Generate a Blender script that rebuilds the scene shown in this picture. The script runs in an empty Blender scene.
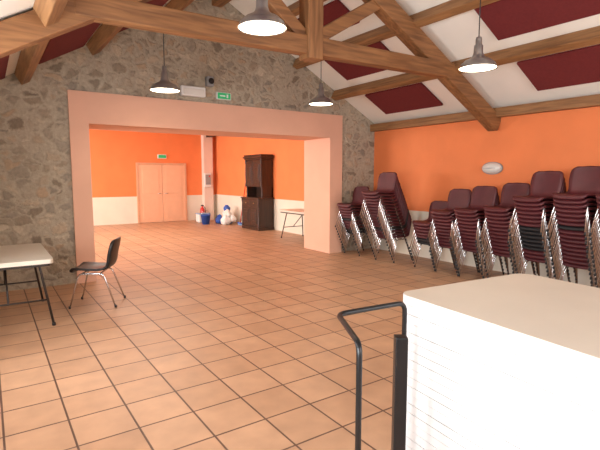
import bpy, bmesh, math, random
from mathutils import Vector, Matrix
random.seed(4)
scene = bpy.context.scene
scene.view_settings.view_transform = 'Standard'
scene.view_settings.exposure = 0.1

# ------------------------------------------------------------------ materials
def newmat(name):
    m = bpy.data.materials.new(name); m.use_nodes = True
    nt = m.node_tree
    return m, nt, nt.nodes, nt.links, nt.nodes['Principled BSDF']

def simple(name, col, rough=0.5, metal=0.0, var=0.08, nscale=6.0, bump=0.0, bscale=60.0, coat=0.0, emis=0.0):
    m, nt, N, L, P = newmat(name)
    tc = N.new('ShaderNodeTexCoord')
    no = N.new('ShaderNodeTexNoise'); no.inputs['Scale'].default_value = nscale; no.inputs['Detail'].default_value = 4
    L.new(tc.outputs['Object'], no.inputs['Vector'])
    cr = N.new('ShaderNodeValToRGB')
    cr.color_ramp.elements[0].position = 0.3; cr.color_ramp.elements[1].position = 0.7
    cr.color_ramp.elements[0].color = [c*(1-var) for c in col] + [1]
    cr.color_ramp.elements[1].color = [min(1, c*(1+var)) for c in col] + [1]
    L.new(no.outputs['Fac'], cr.inputs['Fac']); L.new(cr.outputs['Color'], P.inputs['Base Color'])
    P.inputs['Roughness'].default_value = rough; P.inputs['Metallic'].default_value = metal
    P.inputs['Coat Weight'].default_value = coat
    if bump > 0:
        n2 = N.new('ShaderNodeTexNoise'); n2.inputs['Scale'].default_value = bscale
        L.new(tc.outputs['Object'], n2.inputs['Vector'])
        b = N.new('ShaderNodeBump'); b.inputs['Strength'].default_value = bump; b.inputs['Distance'].default_value = 0.01
        L.new(n2.outputs['Fac'], b.inputs['Height']); L.new(b.outputs['Normal'], P.inputs['Normal'])
    if emis > 0:
        L.new(cr.outputs['Color'], P.inputs['Emission Color']); P.inputs['Emission Strength'].default_value = emis
    return m

def wood(name, c1, c2, axis='X', rough=0.6):
    m, nt, N, L, P = newmat(name)
    tc = N.new('ShaderNodeTexCoord'); mp = N.new('ShaderNodeMapping')
    sc = {'X': (1.2, 14, 14), 'Y': (14, 1.2, 14), 'Z': (14, 14, 1.2)}[axis]
    mp.inputs['Scale'].default_value = sc
    L.new(tc.outputs['Object'], mp.inputs['Vector'])
    no = N.new('ShaderNodeTexNoise'); no.inputs['Scale'].default_value = 1.6; no.inputs['Detail'].default_value = 6
    no.inputs['Distortion'].default_value = 0.6
    L.new(mp.outputs['Vector'], no.inputs['Vector'])
    cr = N.new('ShaderNodeValToRGB'); cr.color_ramp.elements[0].position = 0.3; cr.color_ramp.elements[1].position = 0.72
    cr.color_ramp.elements[0].color = list(c1)+[1]; cr.color_ramp.elements[1].color = list(c2)+[1]
    L.new(no.outputs['Fac'], cr.inputs['Fac']); L.new(cr.outputs['Color'], P.inputs['Base Color'])
    b = N.new('ShaderNodeBump'); b.inputs['Strength'].default_value = 0.3; b.inputs['Distance'].default_value = 0.01
    L.new(no.outputs['Fac'], b.inputs['Height']); L.new(b.outputs['Normal'], P.inputs['Normal'])
    P.inputs['Roughness'].default_value = rough
    return m

def stone_mat():
    m, nt, N, L, P = newmat('rubble_stone')
    tc = N.new('ShaderNodeTexCoord')
    n0 = N.new('ShaderNodeTexNoise'); n0.inputs['Scale'].default_value = 3.0; n0.inputs['Detail'].default_value = 6
    n0.inputs['Roughness'].default_value = 0.6
    L.new(tc.outputs['Object'], n0.inputs['Vector'])
    sub = N.new('ShaderNodeVectorMath'); sub.operation = 'SUBTRACT'; sub.inputs[1].default_value = (0.5, 0.5, 0.5)
    L.new(n0.outputs['Color'], sub.inputs[0])
    scl = N.new('ShaderNodeVectorMath'); scl.operation = 'SCALE'; scl.inputs['Scale'].default_value = 0.30
    L.new(sub.outputs[0], scl.inputs[0])
    add = N.new('ShaderNodeVectorMath'); add.operation = 'ADD'
    L.new(tc.outputs['Object'], add.inputs[0]); L.new(scl.outputs[0], add.inputs[1])
    mp = N.new('ShaderNodeMapping'); mp.inputs['Scale'].default_value = (5.6, 5.6, 7.6)
    L.new(add.outputs[0], mp.inputs['Vector'])
    v1 = N.new('ShaderNodeTexVoronoi'); v1.feature = 'F1'; v1.inputs['Scale'].default_value = 1
    v2 = N.new('ShaderNodeTexVoronoi'); v2.feature = 'DISTANCE_TO_EDGE'; v2.inputs['Scale'].default_value = 1
    L.new(mp.outputs['Vector'], v1.inputs['Vector']); L.new(mp.outputs['Vector'], v2.inputs['Vector'])
    sep = N.new('ShaderNodeSeparateColor'); L.new(v1.outputs['Color'], sep.inputs['Color'])
    cr = N.new('ShaderNodeValToRGB')
    es = cr.color_ramp.elements
    es[0].position = 0; es[0].color = (0.22, 0.17, 0.12, 1)
    es[1].position = 1; es[1].color = (0.52, 0.44, 0.33, 1)
    for p, c in ((0.22, (0.36, 0.29, 0.21, 1)), (0.42, (0.27, 0.23, 0.18, 1)), (0.6, (0.40, 0.33, 0.245, 1)), (0.78, (0.43, 0.31, 0.205, 1))):
        e = es.new(p); e.color = c
    L.new(sep.outputs['Red'], cr.inputs['Fac'])
    n1 = N.new('ShaderNodeTexNoise'); n1.inputs['Scale'].default_value = 20; n1.inputs['Detail'].default_value = 7
    n1.inputs['Roughness'].default_value = 0.65
    L.new(tc.outputs['Object'], n1.inputs['Vector'])
    mr = N.new('ShaderNodeMapRange'); mr.inputs['To Min'].default_value = 0.5; mr.inputs['To Max'].default_value = 1.5
    L.new(n1.outputs['Fac'], mr.inputs['Value'])
    mul = N.new('ShaderNodeVectorMath'); mul.operation = 'SCALE'
    L.new(cr.outputs['Color'], mul.inputs[0]); L.new(mr.outputs[0], mul.inputs['Scale'])
    n3 = N.new('ShaderNodeTexNoise'); n3.inputs['Scale'].default_value = 2.2; n3.inputs['Detail'].default_value = 3
    L.new(tc.outputs['Object'], n3.inputs['Vector'])
    off = N.new('ShaderNodeMath'); off.operation = 'MULTIPLY_ADD'; off.inputs[1].default_value = -0.32; off.inputs[2].default_value = 0.11
    L.new(n3.outputs['Fac'], off.inputs[0])
    sm = N.new('ShaderNodeMath'); sm.operation = 'ADD'; L.new(v2.outputs['Distance'], sm.inputs[0]); L.new(off.outputs[0], sm.inputs[1])
    ed = N.new('ShaderNodeMapRange'); ed.interpolation_type = 'SMOOTHSTEP'; ed.inputs['From Min'].default_value = 0.0; ed.inputs['From Max'].default_value = 0.2
    L.new(sm.outputs[0], ed.inputs['Value'])
    mm = N.new('ShaderNodeVectorMath'); mm.operation = 'SCALE'; mm.inputs[0].default_value = (0.42, 0.35, 0.26)
    L.new(mr.outputs[0], mm.inputs['Scale'])
    mx = N.new('ShaderNodeMix'); mx.data_type = 'RGBA'
    L.new(mm.outputs[0], mx.inputs['A'])
    L.new(ed.outputs[0], mx.inputs['Factor']); L.new(mul.outputs[0], mx.inputs['B'])
    L.new(mx.outputs['Result'], P.inputs['Base Color'])
    ad = N.new('ShaderNodeMath'); ad.operation = 'MULTIPLY_ADD'; ad.inputs[1].default_value = 0.6
    L.new(n1.outputs['Fac'], ad.inputs[0]); L.new(ed.outputs[0], ad.inputs[2])
    b = N.new('ShaderNodeBump'); b.inputs['Strength'].default_value = 0.6; b.inputs['Distance'].default_value = 0.025
    L.new(ad.outputs[0], b.inputs['Height']); L.new(b.outputs['Normal'], P.inputs['Normal'])
    P.inputs['Roughness'].default_value = 0.95
    return m

def tile_mat():
    m, nt, N, L, P = newmat('terracotta_tiles')
    tc = N.new('ShaderNodeTexCoord')
    br = N.new('ShaderNodeTexBrick'); br.offset = 0; br.squash = 1
    br.inputs['Scale'].default_value = 1; br.inputs['Brick Width'].default_value = 0.36; br.inputs['Row Height'].default_value = 0.36
    br.inputs['Mortar Size'].default_value = 0.007; br.inputs['Mortar Smooth'].default_value = 0.15
    br.inputs['Color1'].default_value = (0.51, 0.295, 0.175, 1); br.inputs['Color2'].default_value = (0.44, 0.245, 0.14, 1)
    br.inputs['Mortar'].default_value = (0.12, 0.06, 0.038, 1)
    L.new(tc.outputs['Object'], br.inputs['Vector'])
    no = N.new('ShaderNodeTexNoise'); no.inputs['Scale'].default_value = 5; no.inputs['Detail'].default_value = 5
    L.new(tc.outputs['Object'], no.inputs['Vector'])
    mr = N.new('ShaderNodeMapRange'); mr.inputs['To Min'].default_value = 0.72; mr.inputs['To Max'].default_value = 1.28
    L.new(no.outputs['Fac'], mr.inputs['Value'])
    mul = N.new('ShaderNodeVectorMath'); mul.operation = 'SCALE'
    L.new(br.outputs['Color'], mul.inputs[0]); L.new(mr.outputs[0], mul.inputs['Scale'])
    L.new(mul.outputs[0], P.inputs['Base Color'])
    inv = N.new('ShaderNodeMath'); inv.operation = 'SUBTRACT'; inv.inputs[0].default_value = 1
    L.new(br.outputs['Fac'], inv.inputs[1])
    b = N.new('ShaderNodeBump'); b.inputs['Strength'].default_value = 0.5; b.inputs['Distance'].default_value = 0.004
    L.new(inv.outputs[0], b.inputs['Height']); L.new(b.outputs['Normal'], P.inputs['Normal'])
    rr = N.new('ShaderNodeMapRange'); rr.inputs['To Min'].default_value = 0.34; rr.inputs['To Max'].default_value = 0.56
    L.new(no.outputs['Fac'], rr.inputs['Value']); L.new(rr.outputs[0], P.inputs['Roughness'])
    return m

M_stone = stone_mat(); M_tile = tile_mat()
M_orange = simple('orange_paint', (0.82, 0.225, 0.07), 0.75, var=0.05, nscale=2, bump=0.15, bscale=80)
M_cream = simple('cream_wainscot', (0.76, 0.69, 0.57), 0.7, var=0.04, nscale=2)
M_pink = simple('pink_plaster', (0.76, 0.43, 0.30), 0.8, var=0.04, nscale=2, bump=0.1)
M_pier = simple('pale_plaster', (0.80, 0.62, 0.52), 0.8, var=0.04, nscale=2, bump=0.1)
M_doorp = simple('door_pink_paint', (0.80, 0.44, 0.27), 0.5, var=0.03)
M_doort = simple('door_trim_paint', (0.66, 0.34, 0.20), 0.5, var=0.03)
M_ceil = simple('ceiling_white', (0.90, 0.86, 0.77), 0.85, var=0.03, nscale=1.5)
M_burg_p = simple('burgundy_acoustic_felt', (0.16, 0.018, 0.018), 0.95, var=0.1, nscale=30)
M_woodX = wood('beam_wood_x', (0.16, 0.066, 0.023), (0.36, 0.165, 0.06), 'X')
M_woodY = wood('beam_wood_y', (0.18, 0.08, 0.028), (0.39, 0.19, 0.072), 'Y')
M_woodZ = wood('beam_wood_z', (0.17, 0.073, 0.025), (0.37, 0.17, 0.063), 'Z')
M_dark = wood('dark_oak', (0.022, 0.010, 0.006), (0.06, 0.024, 0.013), 'Z', 0.4)
M_darkH = wood('dark_oak_horizontal', (0.025, 0.011, 0.006), (0.07, 0.028, 0.015), 'Y', 0.4)
M_chrome = simple('chrome_steel', (0.66, 0.66, 0.67), 0.2, 1.0, var=0.03)
M_seat = simple('burgundy_shell', (0.085, 0.013, 0.017), 0.5, var=0.15, nscale=8)
M_seatd = simple('charcoal_shell', (0.012, 0.010, 0.011), 0.6, var=0.12, nscale=8)
M_black = simple('black_plastic', (0.012, 0.012, 0.013), 0.35, var=0.1)
M_blackm = simple('black_painted_steel', (0.010, 0.010, 0.011), 0.35, 0.2, var=0.1)
M_tabletop = simple('cream_tabletop', (0.66, 0.59, 0.49), 0.5, var=0.03, nscale=3)
M_tabletop2 = simple('white_table_edge', (0.74, 0.725, 0.71), 0.55, var=0.03, nscale=3)
M_gap = simple('table_gap_strip', (0.36, 0.34, 0.32), 0.6)
M_tabledark = simple('dark_brown_steel', (0.05, 0.04, 0.035), 0.4, 0.5)
M_shade = simple('lamp_shade_aluminium', (0.42, 0.41, 0.40), 0.35, 0.8, var=0.04)
M_shadei = simple('lamp_shade_inner', (0.9, 0.87, 0.8), 0.4)
M_glow = simple('lamp_glow', (1.0, 0.86, 0.62), 0.5, var=0.0, emis=9.0)
M_white = simple('white_plastic', (0.78, 0.77, 0.74), 0.45, var=0.03)
M_green = simple('exit_green', (0.02, 0.30, 0.10), 0.5, var=0.03, emis=0.5)
M_grey = simple('grey_plastic', (0.3, 0.3, 0.3), 0.5)
M_red = simple('red_enamel', (0.6, 0.02, 0.015), 0.35)
M_blue = simple('blue_plastic', (0.03, 0.10, 0.42), 0.4)
M_lblue = simple('lightblue_plastic', (0.25, 0.42, 0.62), 0.45)
M_glassw = simple('frosted_glass', (0.72, 0.68, 0.62), 0.25, var=0.02)
M_brass = simple('brass', (0.6, 0.42, 0.16), 0.3, 1.0)

# ------------------------------------------------------------------ builder
class B:
    def __init__(s):
        s.v = []; s.f = []; s.m = []; s.sm = []; s.mats = []
    def mi(s, mat):
        if mat not in s.mats: s.mats.append(mat)
        return s.mats.index(mat)
    def raw(s, vs, fs, mat, smooth=False, mx=None):
        o = len(s.v); k = s.mi(mat)
        for v in vs:
            v = Vector(v); s.v.append(mx @ v if mx is not None else v)
        for f in fs:
            s.f.append([i+o for i in f]); s.m.append(k); s.sm.append(smooth)
    def addbm(s, bm, mat, smooth=False, mx=None):
        bm.verts.index_update()
        s.raw([v.co.copy() for v in bm.verts], [[v.index for v in f.verts] for f in bm.faces], mat, smooth, mx)
        bm.free()
    def box(s, c, size, mat, bev=0.0, mx=None, seg=2):
        bm = bmesh.new(); bmesh.ops.create_cube(bm, size=1)
        for v in bm.verts: v.co = Vector((v.co.x*size[0], v.co.y*size[1], v.co.z*size[2]))
        if bev > 0: bmesh.ops.bevel(bm, geom=bm.edges[:], offset=bev, segments=seg, affect='EDGES', profile=0.5)
        T = Matrix.Translation(Vector(c))
        if mx is not None: T = T @ mx
        s.addbm(bm, mat, False, T)
    def box2(s, a, b, mat, bev=0.0):
        a = Vector(a); b = Vector(b); s.box((a+b)/2, [abs(b[i]-a[i]) for i in range(3)], mat, bev)
    def beam(s, p1, p2, w, h, mat, bev=0.012):
        p1 = Vector(p1); p2 = Vector(p2); d = p2-p1; Ln = d.length; x = d.normalized()
        up = Vector((0, 0, 1)) if abs(x.z) < 0.98 else Vector((1, 0, 0))
        y = up.cross(x).normalized(); z = x.cross(y)
        R = Matrix((x, y, z)).transposed().to_4x4()
        s.box((p1+p2)/2, (Ln, w, h), mat, bev, R)
    def tube(s, pts, r, mat, seg=8):
        pts = [Vector(p) for p in pts]; n = len(pts); T = []
        for i in range(n):
            a = pts[max(0, i-1)]; b = pts[min(n-1, i+1)]; T.append((b-a).normalized())
        u = T[0].orthogonal().normalized(); vs = []; fs = []
        for i in range(n):
            u = (u - T[i]*u.dot(T[i])).normalized(); w = T[i].cross(u)
            for k in range(seg):
                a = 2*math.pi*k/seg; vs.append(pts[i] + (u*math.cos(a)+w*math.sin(a))*r)
        for i in range(n-1):
            for k in range(seg):
                k2 = (k+1) % seg; fs.append([i*seg+k, i*seg+k2, (i+1)*seg+k2, (i+1)*seg+k])
        fs.append(list(range(seg))[::-1]); fs.append([(n-1)*seg+k for k in range(seg)])
        s.raw(vs, fs, mat, True)
    def lathe(s, prof, c, mat, seg=24, smooth=True, mx=None):
        vs = []; fs = []; n = len(prof); c = Vector(c)
        for (r, z) in prof:
            for k in range(seg):
                a = 2*math.pi*k/seg; p = Vector((r*math.cos(a), r*math.sin(a), z))
                if mx is not None: p = mx @ p
                vs.append(c+p)
        for i in range(n-1):
            for k in range(seg):
                k2 = (k+1) % seg; fs.append([i*seg+k, i*seg+k2, (i+1)*seg+k2, (i+1)*seg+k])
        s.raw(vs, fs, mat, smooth)
    def prism(s, poly, axis, a, b, mat):
        def P(p, t): return Vector((p[0], t, p[1])) if axis == 'Y' else Vector((p[0], p[1], t))
        bm = bmesh.new()
        va = [bm.verts.new(P(p, a)) for p in poly]; vb = [bm.verts.new(P(p, b)) for p in poly]
        n = len(poly)
        bm.faces.new(va); bm.faces.new(vb[::-1])
        for i in range(n): bm.faces.new([va[i], vb[i], vb[(i+1) % n], va[(i+1) % n]])
        bmesh.ops.recalc_face_normals(bm, faces=bm.faces[:])
        s.addbm(bm, mat)
    def merge(s, o, mx, remap=None):
        off = len(s.v)
        for v in o.v: s.v.append(mx @ v)
        for f, m, sm in zip(o.f, o.m, o.sm):
            mat = o.mats[m]
            if remap and mat in remap: mat = remap[mat]
            s.f.append([i+off for i in f]); s.m.append(s.mi(mat)); s.sm.append(sm)
    def obj(s, name, loc=(0, 0, 0), rz=0.0):
        me = bpy.data.meshes.new(name); me.from_pydata([tuple(v) for v in s.v], [], s.f)
        for m in s.mats: me.materials.append(m)
        me.polygons.foreach_set('material_index', s.m); me.polygons.foreach_set('use_smooth', s.sm)
        me.update()
        o = bpy.data.objects.new(name, me); scene.collection.objects.link(o)
        o.location = loc; o.rotation_euler = (0, 0, rz)
        return o

def roundrect(w, d, r, n=5):
    pts = []
    for cx, cy, a0 in ((w/2-r, d/2-r, 0), (-w/2+r, d/2-r, 90), (-w/2+r, -d/2+r, 180), (w/2-r, -d/2+r, 270)):
        for i in range(n+1):
            a = math.radians(a0+90*i/n); pts.append((cx+r*math.cos(a), cy+r*math.sin(a)))
    return pts

def fillet(pts, r, n=6):
    pts = [Vector(p) for p in pts]; out = [pts[0]]
    for i in range(1, len(pts)-1):
        a = pts[i] + (pts[i-1]-pts[i]).normalized()*r; b = pts[i] + (pts[i+1]-pts[i]).normalized()*r
        for k in range(n+1):
            t = k/n; out.append(a*(1-t)**2 + pts[i]*2*t*(1-t) + b*t*t)
    out.append(pts[-1]); return out

# ------------------------------------------------------------------ dimensions
XR = 7.07; YS = 7.5; YT = 8.34; YB = 16.0; XL = -0.6; XBL = -3.0; YBK = -3.0
RX = 3.4; RZ = 4.68; ER = 2.72; EL = 2.42
def C(x):
    return ER + (RZ-ER)*(XR-x)/(XR-RX) if x > RX else EL + (RZ-EL)*(x-XL)/(RX-XL)

# ------------------------------------------------------------------ room shell
b = B(); b.box2((XBL-0.2, YBK-0.2, -0.12), (XR+0.25, YB+0.2, 0), M_tile); b.obj('floor')
b = B(); b.box2((XR, YBK, 0), (XR+0.22, YB, 0.91), M_cream); b.box2((XR, YBK, 0.91), (XR+0.22, YB, 3.3), M_orange)
b.obj('wall_right')
b = B(); b.box2((XBL, YB, 0), (XR, YB+0.2, 0.91), M_cream); b.box2((XBL, YB, 0.91), (XR, YB+0.2, 3.3), M_orange)
b.obj('wall_far')
b = B(); b.box2((XR-0.015, YT+0.04, 0.89), (XR, YB, 0.925), M_cream, 0.004); b.obj('trim_1')
FL, FR, FT = 1.05, 6.13, 2.83
b = B()
b.prism([(XBL, 0), (FL, 0), (FL, FT), (FR, FT), (FR, 0), (XR, 0), (XR, ER+0.1), (XR, 3.3), (RX, RZ+0.12), (XL, 3.3), (XBL, 3.3)], 'Y', YS, YT, M_stone)
b.obj('wall_stone')
b = B()
IL, IR, IT = 1.31, 5.81, 2.37
b.prism([(FL, 0), (IL, 0), (IL, IT), (IR, IT), (IR, 0), (FR, 0), (FR, FT), (FL, FT)], 'Y', YS-0.05, YT+0.03, M_pink)
b.obj('trim_opening')
b = B(); b.prism([(XR, ER), (RX, RZ), (RX, RZ+0.12), (XR, ER+0.12)], 'Y', YBK, YS, M_ceil)
b.prism([(XL, EL), (XL, EL+0.12), (RX, RZ+0.12), (RX, RZ)], 'Y', YBK, YS, M_ceil); b.obj('ceiling')
b = B(); b.box2((XBL, YT, 3.3), (XR, YB, 3.4), M_ceil); b.obj('ceiling_back_room')

def wall_x(name, x0, x1, y0, y1, h, wins, mat):
    b = B(); cur = y0
    for (a, c, z0, z1) in wins:
        b.box2((x0, cur, 0), (x1, a, h), mat)
        b.box2((x0, a, 0), (x1, c, z0), mat); b.box2((x0, a, z1), (x1, c, h), mat); cur = c
    b.box2((x0, cur, 0), (x1, y1, h), mat); b.obj(name)
    for i, (a, c, z0, z1) in enumerate(wins):
        w = B(); xm = (x0+x1)/2; t = 0.05
        w.box2((xm-t/2, a, z0), (xm+t/2, a+t, z1), M_white, 0.004); w.box2((xm-t/2, c-t, z0), (xm+t/2, c, z1), M_white, 0.004)
        w.box2((xm-t/2, a+t, z0), (xm+t/2, c-t, z0+t), M_white, 0.004); w.box2((xm-t/2, a+t, z1-t), (xm+t/2, c-t, z1), M_white, 0.004)
        w.box2((xm-t/2, (a+c)/2-t/2, z0+t), (xm+t/2, (a+c)/2+t/2, z1-t), M_white, 0.004)
        w.obj('window_%d' % (len([o for o in bpy.data.objects if o.name.startswith('window_')])+1))
wall_x('wall_left', XL-0.3, XL, YBK, YS, EL+0.1, [(-0.3, 1.5, 0.7, 2.2), (3.2, 4.6, 0.8, 2.2)], M_cream)
wall_x('wall_left_back_room', XBL-0.2, XBL, YT, YB, 3.3, [(9.6, 12.0, 0.8, 2.7), (13.0, 15.2, 0.8, 2.7)], M_orange)
b = B()
b.prism([(XL-.3, 0), (XR, 0), (XR, 2.84), (RX, RZ+0.12), (XL-.3, 2.45)], 'Y', YBK-0.2, YBK, M_cream); b.obj('wall_back')

b = B(); b.box2((6.55, YB-0.22, 0), (6.9, YB, 3.3), M_pier, 0.005); b.obj('wall_pier')
b = B(); b.beam((6.72, YB-0.22, 3.05), (6.72, YB-0.75, 3.05), 0.14, 0.14, M_dark); b.obj('beam_stub')

# double door
b = B(); dx0, dx1, dh = 4.28, 5.88, 1.98; y = YB-0.004
b.box2((dx0-0.07, y-0.05, 0), (dx0, y, dh+0.07), M_doort, 0.005); b.box2((dx1, y-0.05, 0), (dx1+0.07, y, dh+0.07), M_doort, 0.005)
b.box2((dx0, y-0.05, dh), (dx1, y, dh+0.07), M_doort, 0.005)
mid = (dx0+dx1)/2
for a, c in ((dx0, mid-0.006), (mid+0.006, dx1)):
    b.box2((a, y-0.035, 0.01), (c, y-0.001, dh-0.003), M_doorp, 0.004)
    for z0, z1 in ((0.15, 0.85), (1.0, 1.82)):
        b.box2((a+0.12, y-0.045, z0), (c-0.12, y-0.034, z1), M_doorp, 0.004)
b.tube([(mid-0.07, y-0.05, 1.0), (mid-0.07, y-0.09, 1.0), (mid-0.18, y-0.09, 1.0)], 0.012, M_chrome)
b.tube([(mid+0.07, y-0.05, 1.0), (mid+0.07, y-0.09, 1.0), (mid+0.18, y-0.09, 1.0)], 0.012, M_chrome)
b.obj('door_1')
b = B(); b.box2((4.95, YB-0.05, 2.2), (5.25, YB, 2.34), M_white, 0.008); b.box2((4.97, YB-0.056, 2.22), (5.23, YB-0.049, 2.32), M_green); b.obj('exit_sign_light')

# ------------------------------------------------------------------ roof timbers
TY = 4.6
def rz(x): return C(x) - (0.29 if x >= RX else 0.16)
def truss(TY):
    b = B()
    b.beam((XR-0.02, TY, rz(XR-0.02)), (RX, TY, C(RX)-0.29), 0.18, 0.24, M_woodX)
    b.beam((XL+0.02, TY, C(XL+0.02)-0.15), (RX, TY, C(RX)-0.15), 0.18, 0.22, M_woodX)
    b.beam((0.72, TY-0.02, 3.09), (5.85, TY-0.02, 3.15), 0.15, 0.21, M_woodX)
    b.beam((3.27, TY-0.03, 2.96), (3.27, TY-0.03, rz(RX)), 0.21, 0.21, M_woodZ)
    b.beam((3.20, TY, 3.18), (2.35, TY, C(2.35)-0.25), 0.13, 0.15, M_woodX)
    b.beam((3.34, TY, 3.22), (4.35, TY, C(4.35)-0.34), 0.13, 0.15, M_woodX)
    b.obj('roof_truss')
truss(4.6); truss(-0.9)
for x in (5.95, 5.02, 4.15, 0.5, 1.42, 2.4):
    sl = math.atan((RZ-ER)/(XR-RX)) if x > RX else -math.atan((RZ-EL)/(RX-XL))
    b = B(); b.box((0, 0, 0), (0.12, YS-YBK, 0.17), M_woodY, 0.01, Matrix.Rotation(sl, 4, 'Y'))
    b.obj('purlin_beam', (x, (YS+YBK)/2, C(x)-0.1))
b = B(); b.box((0, 0, 0), (0.18, YS-YBK, 0.18), M_woodY, 0.01); b.obj('ridge_beam', (RX, (YS+YBK)/2, RZ-0.15))
b = B(); b.box((0, 0, 0), (0.13, YS-YBK, 0.15), M_woodY, 0.01); b.obj('wall_plate_beam', (XR-0.07, (YS+YBK)/2, 2.63))
b = B(); b.box((0, 0, 0), (0.13, YS-YBK, 0.15), M_woodY, 0.01); b.obj('wall_plate_beam', (XL+0.07, (YS+YBK)/2, EL-0.06))

for x, L in ((6.48, 0.66), (5.47, 0.62), (0.97, 0.66), (-0.02, 0.7), (4.58, 0.5), (1.9, 0.6)):
    sl = math.atan((RZ-ER)/(XR-RX)) if x > RX else -math.atan((RZ-EL)/(RX-XL))
    for yc in ((6.15, 3.05, 0.3) if x > RX else (6.45, 3.05, 0.3)):
        b = B(); b.box((0, 0, 0), (L, 1.4 if x > RX else 1.7, 0.04), M_burg_p, 0.008, Matrix.Rotation(sl, 4, 'Y'))
        b.obj('acoustic_panel', (x, yc, C(x)-0.028))

# ------------------------------------------------------------------ pendant lamps
def pendant(x, y, zb):
    b = B(); top = C(x)
    b.tube([(0, 0, 0.33), (0, 0, top-zb-0.01)], 0.006, M_black, 6)
    b.lathe([(0.0, top-zb), (0.05, top-zb), (0.045, top-zb-0.03), (0.0, top-zb-0.035)], (0, 0, 0), M_shade, 16)
    b.lathe([(0.0, 0.34), (0.028, 0.34), (0.034, 0.32), (0.034, 0.26), (0.048, 0.25), (0.052, 0.17), (0.062, 0.14), (0.085, 0.115),
             (0.14, 0.09), (0.185, 0.05), (0.205, 0.01), (0.21, 0.0), (0.205, 0.0), (0.198, 0.012)], (0, 0, 0), M_shade, 32)
    b.lathe([(0.198, 0.012), (0.17, 0.05), (0.12, 0.075), (0.0, 0.09)], (0, 0, 0), M_shadei, 32)
    b.lathe([(0.196, 0.006), (0.15, 0.0), (0.08, -0.006), (0.0, -0.008)], (0, 0, 0), M_glow, 32)
    b.obj('pendant_lamp', (x, y, zb))
    l = bpy.data.lights.new('pendant_light', 'SPOT'); l.energy = 50; l.color = (1, 0.86, 0.66); l.spot_size = math.radians(150)
    l.spot_blend = 0.8; l.shadow_soft_size = 0.15
    o = bpy.data.objects.new('pendant_light', l); scene.collection.objects.link(o); o.location = (x, y, zb-0.05)
for p in ((2.0, 3.5, 2.83), (2.18, 6.6, 2.80), (4.75, 6.35, 2.80), (4.65, 3.28, 2.80)): pendant(*p)

# fixtures on stone wall
b = B(); b.box((0, 0, 0), (0.42, 0.09, 0.16), M_white, 0.015); b.box((0, -0.05, -0.01), (0.36, 0.02, 0.1), M_glassw, 0.01)
b.obj('emergency_light', (2.93, YS-0.045, 2.99))
b = B(); b.box((0, 0, 0), (0.27, 0.05, 0.12), M_white, 0.008); b.box((0, -0.026, 0), (0.24, 0.006, 0.10), M_green)
b.box((-0.03, -0.03, 0), (0.10, 0.003, 0.02), M_white); b.box((0.06, -0.03, 0), (0.03, 0.003, 0.06), M_white)
b.obj('exit_sign_light', (3.49, YS-0.025, 2.97))
b = B(); b.box((0, 0, 0), (0.12, 0.12, 0.16), M_grey, 0.015); b.lathe([(0, 0), (0.045, 0), (0.05, 0.01), (0, 0.01)], (0, -0.072, 0), M_black, 16, mx=Matrix.Rotation(math.pi/2, 4, 'X'))
b.obj('wall_speaker', (3.22, YS-0.06, 3.18))
# oval wall lamp
b = B(); n = 28
b.prism([(0.19*math.cos(2*math.pi*k/n), 0.105*math.sin(2*math.pi*k/n)) for k in range(n)], 'Y', 0.0, 0.03, M_grey)
vs = []; fs = []
rings = [(1, 0.03), (0.93, 0.06), (0.75, 0.09), (0.45, 0.11), (0.12, 0.118)]
for s_, y_ in rings:
    for k in range(n): vs.append((0.18*s_*math.cos(2*math.pi*k/n), y_, 0.097*s_*math.sin(2*math.pi*k/n)))
for i in range(len(rings)-1):
    for k in range(n): fs.append([i*n+k, i*n+(k+1) % n, (i+1)*n+(k+1) % n, (i+1)*n+k])
fs.append([(len(rings)-1)*n+k for k in range(n)])
b.raw(vs, fs, M_glassw, True)
b.tube([(-0.18, 0.04, 0.0), (-0.1, 0.1, 0), (0, 0.125, 0), (0.1, 0.1, 0), (0.18, 0.04, 0)], 0.006, M_grey)
b.obj('oval_wall_lamp', (XR, 4.62, 1.73), math.radians(90))

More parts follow.
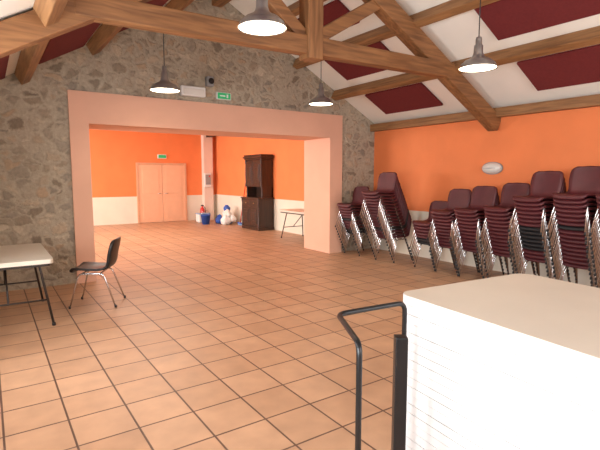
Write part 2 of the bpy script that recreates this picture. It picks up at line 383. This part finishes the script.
# ------------------------------------------------------------------ chairs
def chair_data(shell):
    b = B()
    prof = [(0.235, 0.418), (0.232, 0.438), (0.215, 0.452), (0.16, 0.452), (0.05, 0.442), (-0.06, 0.437), (-0.14, 0.447), (-0.19, 0.475),
            (-0.215, 0.52), (-0.232, 0.58), (-0.25, 0.65), (-0.268, 0.72), (-0.283, 0.78), (-0.29, 0.81), (-0.293, 0.828)]
    hw = [0.18, 0.20, 0.213, 0.22, 0.222, 0.222, 0.22, 0.212, 0.208, 0.212, 0.218, 0.218, 0.208, 0.185, 0.145]
    n = 9; bm = bmesh.new(); rows = []
    for i, ((x, z), w) in enumerate(zip(prof, hw)):
        row = []
        t = min(1, max(0, (i-6)/4))
        for k in range(n):
            s = -1+2*k/(n-1); c = s*s*s*s
            row.append(bm.verts.new((x + t*0.03*s*s, s*w, z + (1-t)*0.018*c)))
        rows.append(row)
    for i in range(len(rows)-1):
        for k in range(n-1): bm.faces.new([rows[i][k], rows[i][k+1], rows[i+1][k+1], rows[i+1][k]])
    bmesh.ops.recalc_face_normals(bm, faces=bm.faces[:])
    bmesh.ops.solidify(bm, geom=bm.faces[:], thickness=0.026)
    b.addbm(bm, shell, True)
    r = 0.0100
    for sy in (-1, 1):
        y0 = 0.165*sy; y1 = 0.222*sy
        b.tube(fillet([(0.265, y1, 0.0), (0.155, y0*1.12, 0.415), (-0.13, y0*1.12, 0.415), (-0.27, y1, 0.0)], 0.05, 4), r, M_chrome, 6)
        b.lathe([(0.0, 0), (0.015, 0), (0.014, 0.03), (0.0, 0.032)], (0.265, y1, 0), M_black, 8)
        b.lathe([(0.0, 0), (0.015, 0), (0.014, 0.03), (0.0, 0.032)], (-0.27, y1, 0), M_black, 8)
    b.tube([(0.12, -0.18, 0.415), (0.12, 0.18, 0.415)], r*0.9, M_chrome, 6)
    b.tube([(-0.09, -0.18, 0.412), (-0.09, 0.18, 0.412)], r*0.9, M_chrome, 6)
    return b
CH = chair_data(M_seat)
b = B(); b.merge(CH, Matrix.Identity(4), {M_seat: M_black}); b.obj('plastic_chair', (1.09, 6.14, 0), math.radians(153))

def stack(x, y, n, rz_deg, dark=(), dz=0.056, dx=0.022):
    b = B()
    for i in range(n):
        mx = Matrix.Translation((dx*i, random.uniform(-.004, .004), dz*i)) @ Matrix.Rotation(random.uniform(-.012, .012), 4, 'Z')
        b.merge(CH, mx, {M_seat: M_seatd} if i in dark else None)
    b.obj('chair_stack', (x, y, 0), math.radians(rz_deg))
stack(6.40, 7.12, 11, 182, (0, 1, 5), dx=0.026)
stack(6.40, 6.20, 16, 184, (3,), dx=0.030)
stack(6.46, 5.27, 7, 180, (0, 1))
stack(6.45, 4.80, 11, 180)
stack(6.45, 4.33, 12, 180)
stack(6.47, 3.82, 13, 180)
stack(6.45, 3.32, 16, 180, (3, 4, 5, 6, 7, 8))
stack(6.47, 2.80, 17, 180, (9,))
stack(6.47, 2.30, 17, 180)

# ------------------------------------------------------------------ folding tables
def ftable(name, x, y, w, d, h, rz=0):
    b = B(); t = 0.045
    b.prism(roundrect(w, d, 0.05), 'Z', h-t, h, M_tabletop)
    b.prism(roundrect(w-0.06, d-0.06, 0.04), 'Z', h-t-0.03, h-t, M_tabledark)
    for s in (-1, 1):
        yy = s*(d/2-0.22); yf = s*(d/2-0.12)
        b.tube(fillet([(-w/2+0.02, yf, 0.012), (-w/2+0.12, yy, h-t-0.03), (w/2-0.12, yy, h-t-0.03), (w/2-0.02, yf, 0.012)], 0.05, 4), 0.013, M_tabledark)
        b.tube([(-w/2+0.06, yy+(yf-yy)*.6, 0.28), (w/2-0.06, yy+(yf-yy)*.6, 0.28)], 0.010, M_tabledark)
        b.tube([(0, yy+(yf-yy)*.6, 0.28), (0, s*0.12, h-t-0.03)], 0.010, M_tabledark)
        for sx in (-1, 1):
            b.lathe([(0, 0), (0.02, 0), (0.018, 0.03), (0, 0.03)], (sx*(w/2-0.02), yf, 0), M_black, 10)
    b.obj(name, (x, y, 0), rz)
ftable('folding_table', 0.12, 6.06, 0.84, 1.40, 0.74)
ftable('folding_table', 6.62, 9.45, 0.72, 1.5, 0.73)

# stack of folding table tops
b = B(); W, D = 1.1, 1.85; z = 0.0; th = 0.05
while z < 0.95-0.001:
    j = random.uniform(-0.003, 0.003)
    b.prism([(p[0]+j, p[1]-j) for p in roundrect(W, D, 0.09, 8)], 'Z', z+0.0015, z+th-0.0015, M_tabletop2)
    b.prism(roundrect(W-0.012, D-0.012, 0.09, 8), 'Z', z, z+0.0015, M_gap)
    if z+th < 0.95-0.001: b.prism(roundrect(W-0.012, D-0.012, 0.09, 8), 'Z', z+th-0.0015, z+th, M_gap)
    else: b.prism(roundrect(W-0.004, D-0.004, 0.09, 8), 'Z', z+th-0.0015, z+th, M_tabletop)
    z += th
b.obj('folding_table_stack', (1.81+W/2-0.02, 1.72-D/2+0.02, 0), math.radians(-5))

# rail
b = B()
b.tube(fillet([(1.74, 1.60, 0.0), (1.74, 1.60, 0.955), (1.34, 1.65, 0.95), (1.165, 1.30, 0.95), (1.165, 1.30, 0.0)], 0.05, 6), 0.0125, M_blackm, 12)
b.box((1.47, 1.37, 0.45), (0.055, 0.055, 0.90), M_blackm, 0.004, Matrix.Rotation(math.radians(-35), 4, 'Z'))
b.box((1.47, 1.37, 0.006), (0.12, 0.12, 0.012), M_blackm)
b.tube([(1.165, 1.30, 0.12), (1.47, 1.37, 0.12), (1.74, 1.60, 0.12)], 0.012, M_blackm)
b.obj('metal_guard_rail')

# ------------------------------------------------------------------ hutch (front faces -x)
b = B(); Wd = 1.05
def hb(x0, x1, y0, y1, z0, z1, mat=M_dark, bev=0.006): b.box2((x0, y0, z0), (x1, y1, z1), mat, bev)
h = Wd/2
hb(-0.53, 0, -h-0.01, h+0.01, 0.0, 0.09, M_darkH)
hb(-0.5, 0, -h+0.02, h-0.02, 0.09, 0.92)
hb(-0.55, 0, -h-0.03, h+0.03, 0.92, 0.965, M_darkH, 0.01)
for s in (-1, 1):
    y0, y1 = (0.01, h-0.05) if s > 0 else (-h+0.05, -0.01)
    hb(-0.515, -0.5, y0, y1, 0.13, 0.68); hb(-0.53, -0.512, y0+0.07, y1-0.07, 0.2, 0.61, M_dark, 0.012)
    hb(-0.54, -0.527, y0+0.13, y1-0.13, 0.28, 0.53, M_dark, 0.01)
    hb(-0.52, -0.5, y0, y1, 0.71, 0.88, M_darkH); b.lathe([(0, 0), (0.018, 0.004), (0.012, 0.02), (0.0, 0.024)], (-0.52, (y0+y1)/2, 0.795), M_brass, 12, mx=Matrix.Rotation(-math.pi/2, 4, 'Y'))
    b.lathe([(0.03, 0.09), (0.035, 0.14), (0.02, 0.2), (0.026, 0.5), (0.02, 0.8), (0.035, 0.86), (0.03, 0.92)], (-0.505, s*(h-0.02), 0), M_dark, 12)
    b.lathe([(0.03, 0.965), (0.03, 1.0), (0.018, 1.03), (0.028, 1.12), (0.018, 1.22), (0.03, 1.25), (0.03, 1.28)], (-0.36, s*(h-0.07), 0), M_dark, 12)
    hb(-0.40, -0.38, y0, y1-0.0, 1.32, 2.04); hb(-0.415, -0.398, y0+0.07, y1-0.07, 1.4, 1.96, M_dark, 0.012)
    hb(-0.425, -0.412, y0+0.12, y1-0.12, 1.5, 1.86, M_dark, 0.01)
    b.lathe([(0.025, 1.28), (0.03, 1.34), (0.016, 1.4), (0.024, 1.65), (0.016, 1.95), (0.03, 2.02), (0.025, 2.08)], (-0.39, s*(h-0.05), 0), M_dark, 12)
hb(-0.36, 0, -h+0.04, -h+0.07, 0.965, 1.28); hb(-0.36, 0, h-0.07, h-0.04, 0.965, 1.28)
hb(-0.05, 0, -h+0.04, h-0.04, 0.965, 1.28)
hb(-0.38, 0, -h+0.04, h-0.04, 1.28, 2.08)
hb(-0.42, 0, -h, h, 2.08, 2.13, M_darkH, 0.01); hb(-0.46, 0, -h-0.04, h+0.04, 2.13, 2.18, M_darkH, 0.012); hb(-0.43, 0, -h-0.01, h+0.01, 2.18, 2.23, M_darkH, 0.01)
b.obj('oak_hutch_cabinet', (XR-0.03, 12.25, 0))

# ------------------------------------------------------------------ cleaning clutter in the far room
b = B(); b.lathe([(0, 0), (0.12, 0), (0.16, 0.30), (0.17, 0.30), (0.165, 0.32), (0.15, 0.31), (0.11, 0.02), (0, 0.02)], (0, 0, 0), M_blue, 24)
b.tube([(-0.16, 0, 0.3), (-0.12, 0, 0.42), (0, 0, 0.47), (0.12, 0, 0.42), (0.16, 0, 0.3)], 0.006, M_chrome)
b.obj('mop_bucket', (6.0, 14.4, 0))
b = B(); b.box((0, 0, 0.16), (0.4, 0.3, 0.28), M_white, 0.03, seg=3); b.box((0, 0, 0.31), (0.43, 0.33, 0.03), M_lblue, 0.01); b.box((0, 0, 0.012), (0.3, 0.2, 0.024), M_white); b.box((0, -0.16, 0.2), (0.14, 0.03, 0.05), M_lblue, .01)
b.obj('storage_bin', (6.15, 15.0, 0))
b = B()
pos = [(-.1, -.25, 0, 1.1), (.12, .0, 0, 1.2), (-.12, .22, 0, 1.0), (0, -.15, .2, 1.0), (.1, .15, .22, .9), (.05, -.02, .42, .75), (.12, -.3, .08, .8)]
for k, (px, py, pz, sc) in enumerate(pos):
    bm = bmesh.new(); bmesh.ops.create_icosphere(bm, subdivisions=3, radius=0.15*sc)
    for v in bm.verts:
        a = math.atan2(v.co.y, v.co.x)
        v.co *= 1+0.08*math.sin(5*a+k)+random.uniform(-.05, .05)
        if v.co.z > 0.06: v.co.x *= 0.75; v.co.y *= 0.75; v.co.z *= 1.2
        v.co.z = max(-0.12*sc, v.co.z)
    b.addbm(bm, [M_white, M_lblue, M_blue, M_white, M_white, M_blue, M_white][k], False, Matrix.Translation((px, py, 0.12*sc+pz)))
b.obj('rubbish_bag_pile', (6.6, 14.15, 0))
for (x, y, mat, l, hm) in ((6.92, 13.45, M_red, 1.35, M_blue), (6.93, 13.08, M_lblue, 1.4, M_red)):
    b = B(); b.tube([(-0.12, 0, 0.08), (0.09, 0, l)], 0.013, mat); b.box((-0.13, 0, 0.075), (0.05, 0.3, 0.04), hm, 0.01)
    for k in range(14): b.tube([(-0.13, -0.14+0.02*k, 0.06), (-0.14, -0.145+0.0212*k, 0.0)], 0.009, M_lblue, 5)
    b.obj('broom', (x, y, 0))
b = B(); b.box((0, 0, 0), (0.26, 0.1, 0.5), M_white, 0.01); b.box((0, -0.055, 0.02), (0.2, 0.015, 0.36), M_grey, 0.005); b.box((0.05, -0.065, 0.14), (0.05, 0.02, 0.05), M_red, 0.004)
b.obj('electrical_panel', (6.66, YB-0.27, 1.45))
b = B(); b.lathe([(0, 0), (0.07, 0.0), (0.078, 0.02), (0.078, 0.4), (0.05, 0.46), (0.025, 0.48), (0.025, 0.52), (0, 0.52)], (0, 0, 0), M_red, 20)
b.box((0, 0, 0.54), (0.1, 0.04, 0.04), M_black, 0.008); b.tube([(0.04, 0, 0.53), (0.1, -0.02, 0.45), (0.1, -0.04, 0.2)], 0.012, M_black)
b.obj('fire_extinguisher', (6.42, YB-0.3, 0))

# ------------------------------------------------------------------ lights
def area(name, loc, rot, sx, sy, e, col):
    l = bpy.data.lights.new(name, 'AREA'); l.shape = 'RECTANGLE'; l.size = sx; l.size_y = sy; l.energy = e; l.color = col
    o = bpy.data.objects.new(name, l); scene.collection.objects.link(o); o.location = loc; o.rotation_euler = rot
R = math.radians
area('window_light', (XL-0.35, 0.6, 1.45), (0, R(-90), 0), 1.4, 1.7, 160, (0.86, 0.94, 1.0))
area('window_light', (XL-0.35, 3.9, 1.5), (0, R(-90), 0), 1.3, 1.3, 120, (0.92, 0.96, 1.0))
area('window_light', (XBL-0.25, 10.8, 1.75), (0, R(-90), 0), 1.8, 2.3, 310, (1.0, 0.98, 0.95))
area('window_light', (XBL-0.25, 14.1, 1.75), (0, R(-90), 0), 1.8, 2.1, 310, (1.0, 0.98, 0.95))
area('room_light', (3.2, -2.6, 2.2), (R(100), 0, 0), 5.0, 2.0, 215, (0.96, 0.98, 1.0))
area('ceiling_light', (3.0, 12.0, 3.25), (0, 0, 0), 3.0, 3.0, 110, (1.0, 0.92, 0.82))

w = bpy.data.worlds.new('world'); scene.world = w; w.use_nodes = True
w.node_tree.nodes['Background'].inputs['Color'].default_value = (0.75, 0.85, 1, 1)
w.node_tree.nodes['Background'].inputs['Strength'].default_value = 1.0

cam = bpy.data.cameras.new('camera'); co = bpy.data.objects.new('camera', cam); scene.collection.objects.link(co)
cam.sensor_width = 36; cam.lens = 27.6; cam.clip_start = 0.05
co.location = (0, 0, 1.6); co.rotation_euler = (R(90-6.08), 0, R(-34.25))
scene.camera = co
